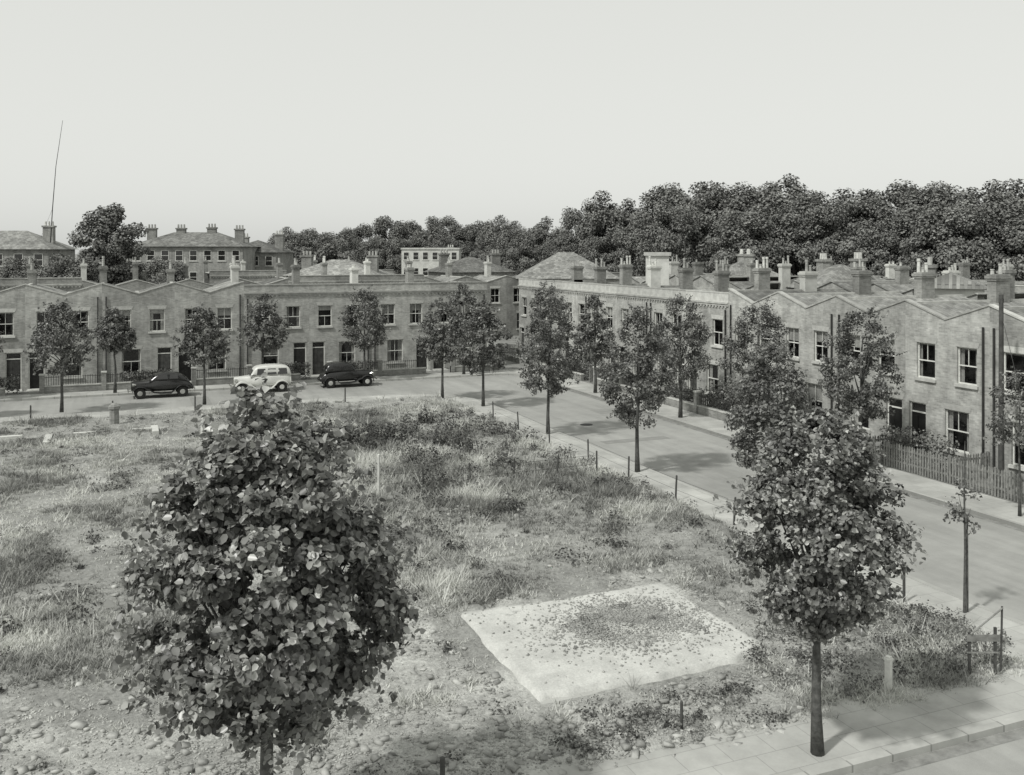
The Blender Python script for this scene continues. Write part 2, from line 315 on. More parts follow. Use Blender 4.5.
def clump(x,y,rx,h,n,ls,tone):
    z=float(hgt(np.array([x]),np.array([y]))[0]); o=norm(rng.normal(size=(n,3)))*rng.uniform(size=(n,1))**.4; o[:,2]=np.abs(o[:,2])
    o[:,0]*=1+.5*np.sin(np.arctan2(o[:,1],o[:,0])*3+x)
    P.append(np.array([x,y,z])+o*np.array([rx,rx,h])); Nn.append(norm(o+np.array([0,0,.5])+rng.normal(size=(n,3))*.5)); S.append(ls*rng.uniform(.6,1.3,n)); T.append(np.clip(tone+rng.normal(size=n)*.2,0,1))
for _ in range(42):
    x=rng.normal(9.2,3.6); y=rng.normal(42.0,3.8)
    if x<17 and y<53: clump(x,y,rng.uniform(.5,1.3),rng.uniform(.5,1.15),420,.11,rng.choice([-.1,.05,.2]))
for _ in range(150):
    x=rng.normal(9.5,5.5); y=rng.normal(36,7)
    if X0<x<17.8 and 23<y<54: clump(x,y,rng.uniform(.3,.8),rng.uniform(.2,.6),120,.09,rng.choice([.05,.3,.75]))
for _ in range(620):
    x=rng.uniform(-24,17.8); y=14.8+40*rng.uniform()**1.3
    if not slabmask(np.array([x]),np.array([y]),.3)[0]: clump(x,y,rng.uniform(.1,.55),rng.uniform(.05,.24),70,.06,rng.choice([.0,.1,.3,.85]))
for _ in range(70):
    clump(rng.uniform(16.6,18.3),rng.uniform(16,50),rng.uniform(.2,.5),rng.uniform(.2,.5),80,.08,rng.choice([.2,.5]))
for _ in range(60):
    clump(rng.uniform(12.5,17.7),rng.uniform(14.9,18.5),rng.uniform(.2,.55),rng.uniform(.12,.4),130,.055,rng.choice([.2,.5,.8]))
for _ in range(30):
    clump(rng.uniform(16.8,18.6),rng.uniform(15.2,20),rng.uniform(.2,.5),rng.uniform(.2,.5),130,.055,rng.choice([.1,.4,.7]))
for _ in range(26):
    clump(rng.uniform(7.5,12),rng.uniform(14.7,16.4),rng.uniform(.2,.5),rng.uniform(.08,.3),110,.05,rng.choice([.3,.6,.9]))
for _ in range(46):
    x,y=rng.normal(11.2,1.0),rng.normal(19.6,.8)
    if 8.4<x<13 and 17.6<y<21.4:
        clump(x,y,rng.uniform(.08,.3),.1+.14,50,.04,rng.choice([.1,.3,.6]))
V,F,q=leaves(np.concatenate(P),np.concatenate(Nn),np.concatenate(S),False,rng)
me=fast_mesh('weeds',V,F,np.repeat(np.concatenate(T),q)); me.materials.append(M['weed']); obj('weeds',me)
# slab
sx=np.linspace(7.6,13.4,60); sy=np.linspace(17,21.8,50); gx,gy=np.meshgrid(sx,sy)
jx=.3*(fbm(gy*1.5,gx*0+3,41,3)-.5); gxx=gx+jx*((gx<7.7)|(gx>13.3)); gyy=gy+.35*(fbm(gx*1.5,gy*0+7,43,3)-.5)*((gy<17.1)|(gy>21.7))
gyy=gyy+np.where(gx>12.2,(gx-12.2)*.35*sst(20,17,gy),0)
gz=.22+.02*fbm(gx*2,gy*2,44,3)
edge=(gx==sx[0])|(gx==sx[-1])|(gy==sy[0])|(gy==sy[-1]); gz=np.where(edge,.05,gz)
V=np.stack([gxx.ravel(),gyy.ravel(),gz.ravel()],1); i=np.arange(3000).reshape(50,60); F=np.stack([i[:-1,:-1].ravel(),i[:-1,1:].ravel(),i[1:,1:].ravel(),i[1:,:-1].ravel()],1)
me=fast_mesh('slab',V,F); dirt=.95*np.exp(-(((gx-11.2)/1.6)**2+((gy-19.8)/1.1)**2))+1.1*(fbm(gx*.8,gy*.8,46,4)-.5)
at=me.attributes.new('bare','FLOAT','POINT'); at.data.foreach_set('value',dirt.ravel().astype(np.float32))
m,nt,bb=newmat('broken_concrete'); N=nt.nodes;L=nt.links; tc=N.new('ShaderNodeTexCoord'); at=N.new('ShaderNodeAttribute'); at.attribute_name='bare'
co=mul(mul(mrg(nz(1.2,8,ro=.75),.3,.7,.68,1.12),mrg(nz(22,5,ro=.7),.3,.7,.82,1.12)),.54)
dd=mul(mul(mrg(nz(2.5,8,ro=.8),.3,.7,.5,1.4),mrg(nz(20,4),.3,.7,.6,1.3)),.24)
fac=mrg(mul(at.outputs['Fac'],mul(mul(nz(3,8,ro=.85),-.5,'ADD'),2.2),'ADD'),.35,.6,0,1)
mx=N.new('ShaderNodeMix'); L.new(fac,mx.inputs[0]); L.new(co,mx.inputs[2]); L.new(dd,mx.inputs[3]); greyout(mx.outputs[0],bb); bb.inputs['Roughness'].default_value=.9
bp=N.new('ShaderNodeBump'); bp.inputs['Strength'].default_value=.6; bp.inputs['Distance'].default_value=.03; L.new(nz(12,7,ro=.75),bp.inputs['Height']); L.new(bp.outputs[0],bb.inputs['Normal'])
me.materials.append(m); obj('concrete_slab',me)
# rubble
cube=np.array([(-1,-1,-1),(1,-1,-1),(1,1,-1),(-1,1,-1),(-1,-1,1),(1,-1,1),(1,1,1),(-1,1,1)],float); cf=np.array([(0,3,2,1),(4,5,6,7),(0,1,5,4),(1,2,6,5),(2,3,7,6),(3,0,4,7)])
nn=30000; k=rng.uniform(size=nn*3); x=np.where(k<.06,rng.normal(11.2,1.1,nn*3),rng.uniform(-14,16,nn*3)); y=np.where(k<.06,rng.normal(19.7,.8,nn*3),np.where(k<.92,14.3+rng.uniform(size=nn*3)**1.5*13,rng.uniform(15,50,nn*3)))
onslab=slabmask(x,y,-.15); ok=(onslab&((k<.06)|(k>.92)))|((~slabmask(x,y,.1))&(k>=.06)&(rng.uniform(size=nn*3)<bareness(x,y)*(.3+1.3*sst(.42,.62,fbm(x*.9,y*.9,61,3)))+.03))
x,y,onslab=x[ok][:nn],y[ok][:nn],onslab[ok][:nn]; n=len(x); z=np.where(onslab,.235,hgt(x,y)); s=rng.uniform(.008,.024,n)*(1+2.4*(rng.uniform(size=n)<.07)*(~onslab))
c=cube[None]*np.stack([s*rng.uniform(.8,1.8,n),s*rng.uniform(.7,1.3,n),s*rng.uniform(.3,.8,n)],1)[:,None,:]*rng.uniform(.55,1.15,(n,8,3)); a=rng.uniform(0,6.3,n)[:,None]
cc=np.stack([c[:,:,0]*np.cos(a)-c[:,:,1]*np.sin(a)+x[:,None],c[:,:,0]*np.sin(a)+c[:,:,1]*np.cos(a)+y[:,None],c[:,:,2]+.2*c[:,:,0]+(z+s*.2)[:,None]],2)
me=fast_mesh('rubble',cc.reshape(-1,3),(cf[None]+np.arange(n)[:,None,None]*8).reshape(-1,4)); me.materials.append(M['stonechip']); obj('rubble',me)
# ---------------------------------------------------------------- houses
cache={}
def house_meshes(Wd,flat,mir,end,front='brick',D=8.0,Vz=6.15,Pz=6.85,chim='brick2',simple=False,var=0):
    key=(Wd,flat,mir,end,front,chim,simple,var)
    if key in cache: return cache[key]
    mx=lambda x:(Wd-x) if mir else x
    def sp(c,w): c=mx(c); return c-w/2,c+w/2
    ops=[('d',)+sp(.66,.92)+(.12,2.55),('w',)+sp(2.72,1.2)+(.85,2.5),('w',)+sp(1.12,.98)+(3.62,5.12),('w',)+sp(3.22,.98)+(3.62,5.12)]
    w=MB(); H=6.6 if flat else Vz
    xs=sorted(set([0,Wd]+[o[1] for o in ops]+[o[2] for o in ops])); zs=sorted(set([-.1,H]+[o[3] for o in ops]+[o[4] for o in ops]))
    for a,b_ in zip(xs,xs[1:]):
        for c,d in zip(zs,zs[1:]):
            if any(o[1]<=(a+b_)/2<=o[2] and o[3]<=(c+d)/2<=o[4] for o in ops): continue
            w.quad((a,0,c),(b_,0,c),(b_,0,d),(a,0,d))
    for o in ops:
        _,a,b_,c,d=o; t=.14
        w.quad((a,0,c),(a,t,c),(a,t,d),(a,0,d)); w.quad((b_,0,c),(b_,0,d),(b_,t,d),(b_,t,c)); w.quad((a,0,d),(b_,0,d),(b_,t,d),(a,t,d)); w.quad((a,0,c),(b_,0,c),(b_,t,c),(a,t,c))
    pt=.22
    if flat:
        w.quad((0,pt,5.2),(Wd,pt,5.2),(Wd,pt,H),(0,pt,H)); top=[(0,H),(Wd,H)]
    else:
        w.add([(0,0,H),(Wd/2,0,H),(0,0,Pz)],[(0,1,2)]); w.add([(Wd,0,H),(Wd/2,0,H),(Wd,0,Pz)],[(0,1,2)])
        w.add([(0,pt,5),(Wd,pt,5),(Wd,pt,Pz),(Wd/2,pt,H),(0,pt,Pz)],[(0,1,2,3,4)]); top=[(0,Pz),(Wd/2,H),(Wd,Pz)]
    rz1,rz0=(6.35,5.7) if flat else (Pz-.12,H-.15)
    w.add([(0,D,0),(Wd,D,0),(Wd,D,rz1),(Wd/2,D,rz0),(0,D,rz1)],[(0,1,2,3,4)])
    if end:
        xe=Wd if end=='x1' else 0; ze=H if flat else Pz
        w.add([(xe,0,-.1),(xe,D,-.1),(xe,D,rz1+.15),(xe,pt,rz1+.15),(xe,pt,ze),(xe,0,ze)],[(0,1,2,3,4,5)])
        xi=xe-.24 if end=='x1' else xe+.24; w.quad((xi,pt,5),(xi,D,5),(xi,D,rz1+.15),(xi,pt,rz1+.15)); w.quad((xe,pt,rz1+.15),(xe,D,rz1+.15),(xi,D,rz1+.15),(xi,pt,rz1+.15))
    r_=random.Random(hash((Wd,flat,mir,chim=='render',var))&999)
    cx0,cx1=-.24,.24; ct=7.4+r_.choice([0,.12,.25])
    ch=MB(); ch.box(cx0,cx1,5.1,5.95,5.6,ct); ch.box(cx0-.045,cx1+.045,5.05,6.0,ct,ct+.1); ch.box(cx0-.08,cx1+.08,5.01,6.04,ct+.1,ct+.23); ch.box(cx0-.02,cx1+.02,5.08,5.97,ct+.23,ct+.3)
    for k in range(4):
        if r_.random()<.25: continue
        y=5.15+k*.25; hh=r_.choice([.25,.38,.5,.7]); rr=.085
        ch.tube([(0,y,ct+.28),(0,y,ct+.28+hh*.8),(0,y,ct+.28+hh*.82),(0,y,ct+.28+hh)],[rr*1.05,rr*.85,rr*1.1,rr*1.05],8,1)
    rf=MB(); rf.quad((0,pt,rz1),(Wd/2,pt,rz0),(Wd/2,D+.1,rz0),(0,D+.1,rz1)); rf.quad((Wd/2,pt,rz0),(Wd,pt,rz1),(Wd,D+.1,rz1),(Wd/2,D+.1,rz0))
    rf.box(Wd/2-.12,Wd/2+.12,pt,D+.1,rz0-.02,rz0+.05,1)
    rf.box(-.09,.09,pt+.003,5.0,rz1-.03,rz1+.06,1); rf.box(-.09,.09,6.05,D+.05,rz1-.03,rz1+.06,1)
    tr=MB()
    for (xa,za),(xb,zb) in zip(top,top[1:]):
        a,b2,c=-.04,pt+.03,.07
        vs=[(xa,a,za),(xb,a,zb),(xb,b2,zb),(xa,b2,za),(xa,a,za+c),(xb,a,zb+c),(xb,b2,zb+c),(xa,b2,za+c)]
        tr.add(vs,[(0,3,2,1),(4,5,6,7),(0,1,5,4),(1,2,6,5),(2,3,7,6),(3,0,4,7)],2)
    if flat:
        tr.box(0,Wd,-.12,-.001,6.02,6.12,2); tr.box(0,Wd,-.07,-.002,5.9,6.02,2)
        for k in range(int(Wd/.3)): tr.box(.08+k*.3,.2+k*.3,-.065,-.003,5.8,5.9,2)
        if front=='brickR': tr.box(0,Wd,-.025,-.004,6.12,6.6)
    for o in ops:
        t,a,b_,c,d=o
        if t=='w': tr.box(a-.08,b_+.08,-.09,.1,c-.12,c-.002)
        tr.add([(a-.06,-.012,d+.002),(b_+.06,-.012,d+.002),(b_+.14,-.012,d+.24),(a-.14,-.012,d+.24)],[(0,1,2,3)],1)
        if t=='d': tr.box(a-.05,b_+.05,-.35,-.003,-.02,.2); tr.box(a-.1,b_+.1,-.65,-.353,-.02,.16)
    fr=MB(); gl=MB(); dk=MB(); cu=MB()
    for o in ops:
        t,a,b_,c,d=o; y0,y1=.09,.14
        if t=='w':
            f=.05; fr.box(a,a+f,y0,y1,c,d); fr.box(b_-f,b_,y0,y1,c,d); fr.box(a+f,b_-f,y0,y1,c,c+f*1.2); fr.box(a+f,b_-f,y0,y1,d-f,d)
            mz=(c+d)/2; fr.box(a+f,b_-f,y0-.015,y1,mz-.022,mz+.022); xm=(a+b_)/2
            if var!=1: fr.box(xm-.011,xm+.011,y0+.005,y1-.01,c+f*1.2,mz-.022)
            if var!=2: fr.box(xm-.011,xm+.011,y0+.005,y1-.01,mz+.022,d-f)
            gl.quad((a+f,.125,c+f),(b_-f,.125,c+f),(b_-f,.125,d-f),(a+f,.125,d-f))
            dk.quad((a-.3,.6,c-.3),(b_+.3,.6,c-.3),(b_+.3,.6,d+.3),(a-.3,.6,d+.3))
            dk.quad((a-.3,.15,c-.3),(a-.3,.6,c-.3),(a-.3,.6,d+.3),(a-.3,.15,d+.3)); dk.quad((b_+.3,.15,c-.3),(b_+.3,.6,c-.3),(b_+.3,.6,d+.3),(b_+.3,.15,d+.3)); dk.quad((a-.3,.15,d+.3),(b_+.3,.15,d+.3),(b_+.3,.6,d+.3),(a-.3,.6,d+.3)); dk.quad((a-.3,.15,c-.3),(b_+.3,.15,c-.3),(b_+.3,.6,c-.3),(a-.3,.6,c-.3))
            k=r_.choice([0,1,1,2,3])
            cwid=(b_-a)*r_.uniform(.1,.3)
            if k in(1,2):
                for (xa,xb) in ((a,a+cwid),(b_-cwid,b_)):
                    nq=6
                    for q in range(nq):
                        u0=xa+(xb-xa)*q/nq; u1=xa+(xb-xa)*(q+1)/nq; cu.quad((u0,.19+.03*(q%2),c),(u1,.19+.03*((q+1)%2),c),(u1,.19+.03*((q+1)%2),d),(u0,.19+.03*(q%2),d))
            if k>=2: hh=r_.uniform(.2,.5); cu.quad((a,.175,d-(d-c)*hh),(b_,.175,d-(d-c)*hh),(b_,.175,d),(a,.175,d))
        else:
            fr.box(a,a+.06,y0,y1,c,d); fr.box(b_-.06,b_,y0,y1,c,d); fr.box(a+.06,b_-.06,y0,y1,d-.06,d); fr.box(a+.06,b_-.06,y0,y1,2.1,2.16)
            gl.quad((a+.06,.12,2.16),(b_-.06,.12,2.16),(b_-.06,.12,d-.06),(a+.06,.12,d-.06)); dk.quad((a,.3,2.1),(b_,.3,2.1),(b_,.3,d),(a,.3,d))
    dr=MB(); _,a,b_,c,d=ops[0]; dr.box(a+.06,b_-.06,.11,.15,.2,2.1)
    for (z0,z1) in ((.35,.95),(1.1,1.95)):
        for (u,v) in ((.12,.4),(.52,.8)): dr.box(a+u,a+v,.095,.109,z0,z1)
    pipe=MB(); px=mx(Wd-.25); pipe.tube([(px,-.07,0),(px,-.07,5.7 if flat else 6.0)],[.045,.045],6)
    fm='brick' if front=='brickR' else front
    res=dict(walls=w.mesh('walls',[M[fm]]),chimney=ch.mesh('chimney',[M[chim],M['pot']]),roof=rf.mesh('roof',[M['slate'],M['coping']]),
      trim=tr.mesh('stone_trim',[M['stone'],M['archbrick'],M['coping']]),windows=fr.mesh('window_frames',[M['frame']]),
      room_backings=dk.mesh('room_dark',[M['dark']]),door=dr.mesh('door',[M['door']]))
    if not simple: res.update(glass=gl.mesh('window_glass',[M['glass']]),curtains=cu.mesh('curtains',[M['curtain']]),drainpipe=pipe.mesh('drainpipe',[M['iron']]))
    cache[key]=res; return res
def house(loc,rot,*a,**k):
    e=empty('terraced_brick_house',(loc[0],loc[1],0),rot)
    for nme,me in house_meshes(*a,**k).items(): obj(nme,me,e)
    return e
for k in range(-7,5):
    x=3.5+4.5*k; flat=x>7.5; end='x1' if k==4 else None
    house((x,67.8),0,4.5,flat,k%2==1,end,'brick',chim='render' if k in(-3,1,3) else 'brick2',var=(k*7)%3)
for k in range(13):
    u=22.9+4.3*k; flat=u>45; end='x0' if k==12 else ('x1' if k==0 else None)
    house((31.5,u),R(-90),4.3,flat,k%2==1,end,'brickR',chim='render' if k in(5,9) else 'brick2',var=(k*5+k//3)%3)
for k in range(-6,12):
    if k in (10,): continue
    house((-3+4.5*k,92),0,4.5,k%7>3,k%2==1,None,'brick2',chim='render' if k%3==0 else 'brick2',simple=True,Vz=5.75,Pz=6.4)
for k in range(-6,9):
    if k%3: house((-8+4.5*k,118),0,4.5,True,k%2==1,None,'brick2',chim='render' if k%4==1 else 'brick2',simple=True)
for k in range(14):
    if k not in (3,8): house((57,26+4.3*k),R(90),4.3,k%5>2,k%2==1,None,'brick',chim='render' if k%4 in(1,) else 'brick2',simple=True)
for k in range(15):
    if k%4!=2: house((66,24+4.5*k),R(-90),4.5,k%5<2,k%2==1,None,'brick2',chim='render' if k%3==2 else 'brick2',simple=True)
def rail_fence(L_):
    b=MB(); b.box(0,L_,-.1,.1,0,.42,1); b.box(0,L_,-.13,.13,.42,.49,2)
    x=.1
    while x<L_-.05: b.tube([(x,0,.49),(x,0,1.08)],[.014,.014],4); x+=.14
    b.box(0,L_,-.02,.02,.98,1.01); b.box(-.0,.28,-.16,.16,0,1.15,1); b.box(-.03,.31,-.19,.19,1.15,1.23,2)
    return b.mesh('railings',[M['iron'],M['brick2'],M['stone']])
def picket(L_):
    b=MB(); x=.05; r=random.Random(3)
    while x<L_-.05:
        h=.98+r.uniform(-.05,.04); t=r.uniform(-.02,.02); b.add([(x,-.03,0.02),(x+.075,-.03,0.02),(x+.075+t,-.03,h),(x+.0375+t,-.03,h+.07),(x+t,-.03,h),(x,-.01,0.02),(x+.075,-.01,0.02),(x+.075+t,-.01,h),(x+.0375+t,-.01,h+.07),(x+t,-.01,h)],[(0,1,2,3,4),(9,8,7,6,5),(0,5,6,1),(1,6,7,2),(2,7,8,3),(3,8,9,4),(4,9,5,0)])
        x+=.135
    for z in (.3,.8): b.box(0,L_,-.008,.03,z,z+.07)
    for k in range(int(L_/2)+1): b.box(k*2.0,k*2.0+.09,.032,.12,0,1.05)
    return b.mesh('pickets',[M['wood']])
rl=rail_fence(3.55); rr=rail_fence(3.35); pk=picket(3.4); gate=picket(.8); pk2=picket(2.0)
for k in range(-7,5):
    x=3.5+4.5*k; mir=k%2==1; obj('garden_railings',rl,None,(x+(0 if mir else .95),65.95,.1),0)
for k in range(13):
    u=22.9+4.3*k; mir=k%2==1; yy=u-(0 if mir else .95)
    obj('picket_fence' if k<3 else 'garden_railings',pk if k<3 else rr,None,(29.35,yy,.1),R(-90))
    if k<3: obj('garden_gate',gate,None,(29.35,u-(3.45 if mir else .02),.1),R(-90))
    obj('dividing_fence',pk2,None,(29.45,u,.1),0)
def hedge(x0,x1,y0,y1,h,n,seed,nm='hedge'):
    r=np.random.default_rng(seed); P=np.stack([r.uniform(x0,x1,n),r.uniform(y0,y1,n),.1+h*r.uniform(0,1,n)**.6*(.8+.3*vnoise(r.uniform(x0,x1,n)*2,r.uniform(y0,y1,n)*2,seed))],1)
    Nn=norm(r.normal(size=(n,3))+np.array([-.4,-.4,.7])); V,F,q=leaves(P,Nn,.11*r.uniform(.6,1.3,n),False,r); me=fast_mesh(nm,V,F,np.repeat(r.uniform(0,1,n),q)); me.materials.append(M['leafM']); obj(nm,me)
for k in (-6,-4,-3,-1,1,2): hedge(3.5+4.5*k+1.1,3.5+4.5*k+4.3,66.1,66.7,1.15,1500,k+50)
for k in (2,4,5,6,8,9): hedge(29.55,30.2,22.9+4.3*k-4.1,22.9+4.3*k-.4,1.2+.2*(k%3),1700,k+80)
hedge(30.2,31.3,23.3,24.4,1.6,1100,5,'garden_bush'); hedge(29.6,30.6,41,43,1.9,1500,6,'garden_bush')
# ---------------------------------------------------------------- larger background buildings
def block(name,cx,cy,rot,w,d,eave,ridge,rows,cols,chs,mat='brick2',hip=True,flat=False):
    e=empty(name,(cx,cy,0),rot); b=MB(); b.box(-w/2,w/2,-d/2,d/2,0,eave); obj('walls',b.mesh('walls',[M[mat]]),e)
    r=MB()
    if flat: r.box(-w/2-.15,w/2+.15,-d/2-.15,d/2+.15,eave+.002,eave+.3,1)
    else:
        hx=w/2-d/2 if hip else w/2+.2; hx=max(hx,.05); o=.4
        c=[(-w/2-o,-d/2-o,eave),(w/2+o,-d/2-o,eave),(w/2+o,d/2+o,eave),(-w/2-o,d/2+o,eave),(-hx,0,ridge),(hx,0,ridge)]
        r.add(c,[(0,1,5,4),(1,2,5),(2,3,4,5),(3,0,4),(0,3,2,1)])
    obj('roof',r.mesh('roof',[M['slate'],M['stone']]),e)
    f=MB()
    for i in range(cols):
        for j in range(rows):
            x=-w/2+w*(i+.5)/cols; z=eave-1.9-j*2.9
            if z<.5: continue
            f.box(x-.5,x+.5,-d/2-.04,-d/2-.002,z,z+1.4,0); f.box(x-.44,x+.44,-d/2-.05,-d/2-.041,z+.06,z+.67,1); f.box(x-.44,x+.44,-d/2-.05,-d/2-.041,z+.73,z+1.34,1); f.box(x-.6,x+.6,-d/2-.1,-d/2-.043,z-.12,z-.02,2)
    obj('windows',f.mesh('windows',[M['frame'],M['carglass'],M['stone']]),e)
    c=MB()
    for (x,y,h) in chs:
        c.box(x-.6,x+.6,y-.35,y+.35,eave-.5,ridge+h); c.box(x-.7,x+.7,y-.45,y+.45,ridge+h,ridge+h+.2)
        for k in range(3): c.tube([(x-.4+k*.4,y,ridge+h+.2),(x-.4+k*.4,y,ridge+h+.7)],[.14,.12],7,1)
    obj('chimneys',c.mesh('chimneys',[M['brick2'],M['pot']]),e); return e
def blockv(name,px,Y,w,*a,**k):
    x,y=W((px-512)/950*Y,Y); return block(name,x,y,R(k.pop('rot',-22.5)),w,*a,**k)
blockv('brick_flats',196,132,15,9,9.6,11.6,3,8,[(-6,0,.4),(-2,0,.4),(2.2,0,.5),(6,0,.3)],rot=-20)
blockv('brick_flats',258,140,8,9,8.8,10.6,2,4,[(-2,0,.3),(3.2,0,.7)],rot=-25)
blockv('brick_villa',14,112,11,8,9.2,11.4,3,5,[(-4.2,0,.6),(4.0,0,.4)],rot=-18)
blockv('white_works_building',432,178,10.5,8,9.3,9.3,2,6,[(3.5,0,.2)],mat='render',flat=True)
blockv('hipped_roof_hall',566,97,9.5,8,6.3,8.9,2,4,[],rot=-22.5)
blockv('rendered_house',950,62,2.6,4,6.6,7.6,1,1,[(0,1.2,.3)],mat='render',hip=False,rot=40)
blockv('rendered_house',657,80,1.2,5,8.6,8.7,0,1,[],mat='render',flat=True)
blockv('brick_house',745,92,8,7,6.3,8.2,2,3,[(-3,0,.3),(3,0,.3)],rot=60)
blockv('brick_house',340,112,10,8,6.2,8.0,2,4,[(-4,0,.3),(4,0,.3)],rot=-30)
blockv('brick_house',470,125,9,8,6.3,8.2,2,4,[(-3.6,0,.3),(3.6,0,.3)],rot=0)
blockv('brick_house',840,78,8,7,6.0,7.9,2,3,[(-3,0,.3),(3,0,.2)],rot=75)
x,y=W((50-512)/950*112,112); bm=MB(); bm.tube([(0,0,9),(.3,0,14),(.7,0,19),(1.5,0,24.4)],[.06,.05,.035,.02],6); bm.tube([(.3,0,14),(-1.5,0,9.5)],[.012,.012],4); obj('radio_mast',bm.mesh('mast',[M['iron']]),None,(x,y,0),R(-22.5))
# ---------------------------------------------------------------- trees
street=[
(-2.9,57.9,6.2,2.3,3.5),(4.6,57.6,5.9,2.3,3.0),(18.0,54.4,6.2,2.2,3.0),(19.3,50.9,6.1,2.0,3.1),(19.3,42.0,6.8,1.9,3.4),(19.3,33.4,6.7,1.9,3.2),
(19.3,25.0,6.0,1.9,2.85),(27.6,53,6.3,2.1,2.4),(27.7,43.4,6.8,2.0,3.4),(27.7,36.8,6.9,1.8,3.2),(27.7,30.1,6.7,2.0,3.2),(27.7,60,6.9,2.2,3.0),
(-.2,64.5,5.4,2.6,2.4),(8.8,64.5,6.1,2.3,3.2),(15.7,64.5,6.5,2.3,3.3),(23,64.6,6.6,2.3,2.8),(-9.5,57.8,6,2.3,3),(-8,64.5,6,2.3,3)]
for i,(x,y,t,bt,w) in enumerate(street):
    tree('street_tree',x,y,t,bt,w,10000 if y<45 else 6000,.105 if y<45 else .135,100+i,tr=.085+.02*random.random(),wide=random.uniform(.34,.45),K=random.randint(110,160),spread=random.uniform(.12,.16),lean=(random.uniform(-.2,.2),random.uniform(-.2,.2)),pw=random.uniform(.6,.85),shoots=60)
tree('street_tree',27.9,22.9,4.9,2.3,2.3,2600,.1,301,tr=.05,K=50,spread=.18,shoots=30)
tree('street_tree',11.42,13.45,6.2,2.15,3.0,19000,.085,401,mat='leafN',tr=.10,detail=True,wide=.47,K=240,spread=.115,limbs=22,pw=.66,shoots=130)
tree('street_tree',1.9,13.45,7.0,2.3,3.75,31000,.1,402,mat='leafN',tr=.12,detail=True,wide=.4,K=300,spread=.105,limbs=24,pw=.82,shoots=210)
e=empty('sapling',(19.2,17.3,.12)); me,c=crown('sap',1.9,3.2,.42,220,.1,M['leafM'],77,K=16,spread=.3); obj('leaves',me,e)
b=MB(); b.tube([(0,0,0),(.04,.02,1.6),(-.02,0,3),(.03,.02,4.2)],[.045,.03,.02,.01],6); b.tube([(.1,0,0),(.08,0,2.4)],[.022,.022],6); b.tube([(0,0,1.8),(.3,.1,2.5)],[.015,.006],4); b.tube([(0,0,2.2),(-.3,-.1,2.9)],[.015,.006],4); obj('stem',b.mesh('stem',[M['bark']]),e)
var=[]
for s in range(6):
    me,c=crown('far_crown',2.5,18,6.3,22000,.40,M['leafD'],900+s,wide=.5,K=80,spread=.19,fill=.4,lobe=.12); var.append(me)
tb=MB(); tb.tube([(0,0,0),(0,0,9)],[.5,.3],7); tb=tb.mesh('far_trunk',[M['bark']])
de=empty('distant_trees')
pxs=[470,500,540,580,615,650,700,740,790,840,900,950,1000,1080]; tops=[222,214,208,202,196,185,185,172,181,182,184,180,177,177]; Ys=[215,205,195,185,178,170,160,152,148,145,140,135,130,128]
def far(px,ty,Y,rs):
    X=(px-512)/950*Y; x,y=W(X,Y); h=9+(251-ty)/950*Y; s=h/18.4
    o=obj('tree_crown',rs.choice(var),de,(x,y,0),rs.uniform(0,6.28),(s*rs.uniform(.85,1.1),s*rs.uniform(.85,1.1),s)); obj('tree_trunk',tb,de,(x,y,0),0,s)
rs=random.Random(5)
px=465
while px<1130:
    Y=np.interp(px,pxs,Ys); ty=np.interp(px,pxs,tops)
    far(px,ty+rs.uniform(-4,13),Y+rs.uniform(-6,8),rs); far(px+rs.uniform(5,20),ty+rs.uniform(18,34),Y-rs.uniform(12,24),rs)
    px+=rs.uniform(20,44)*(1 if px>600 else .8)
px=285
while px<500:
    far(px,np.interp(px,[285,330,400,460,500],[230,224,217,220,220])+rs.uniform(-3,9),225+rs.uniform(-10,10),rs); far(px+9,240+rs.uniform(-3,5),190,rs); px+=rs.uniform(15,26)
px=-60
while px<290:
    far(px,248+rs.uniform(-6,4),230,rs); px+=rs.uniform(18,30)
for px,ty,Y in ((70,250,95),(305,236,150),(338,229,150),(20,256,95),(290,234,170),(165,258,92)): far(px,ty,Y,rs)
x,y=W((110-512)/950*104,104)
tree('plane_tree',x,y,13.9,3.5,8.6,18000,.32,555,mat='leafD',tr=.3,K=80,spread=.19,wide=.5,lobe=.12)
# ---------------------------------------------------------------- posts, pole, sign
def post(nm,x,y,h,r,mat,zb=.1,lean=0):
    b=MB(); b.tube([(0,0,-.1),(lean*.5,0,h*.5),(lean,0,h-.02),(lean,0,h)],[r,r,r*.95,r*.6],8); return obj(nm,b.mesh(nm,[M[mat]]),None,(x,y,zb))
for k,x in enumerate([8.7,10.4,12.2,14,15.8,17.6]): post('fence_post',x,33.6+.1*math.sin(k*3),1.45 if k==0 else .85,.05 if k==0 else .035,'stone' if k==0 else 'darkwood',.2,.05*math.sin(k*5))
for k,y in enumerate([18.4,21.5,25.7,29,32.4,36,39.6,43.5,47]): post('fence_post',18.35+.08*math.sin(k*4),y,.9,.035,'darkwood',.12,.06*math.sin(k*7))
for k,x in enumerate([-20,-16,-12,-8,-4,0,4,8,12]): post('fence_post',x+.3*math.sin(k),55.3,.85,.04,'darkwood',.12)
b=MB()
for z in (.4,.75): b.tube([(8.7,33.6,.14+z),(12.2,33.55,.1+z),(17.6,33.6,.14+z)],[.006]*3,4)
for z in (.4,.78):
    pts=[(18.35+.08*math.sin(k*4),y,.12+z) for k,y in enumerate([18.4,21.5,25.7,29,32.4,36,39.6,43.5,47])]; b.tube(pts,[.005]*9,4)
obj('fence_wire',b.mesh('wire',[M['iron']]))
post('fence_post',4.9,14.8,.62,.045,'darkwood'); post('fence_post',9.6,15.0,.6,.03,'darkwood')
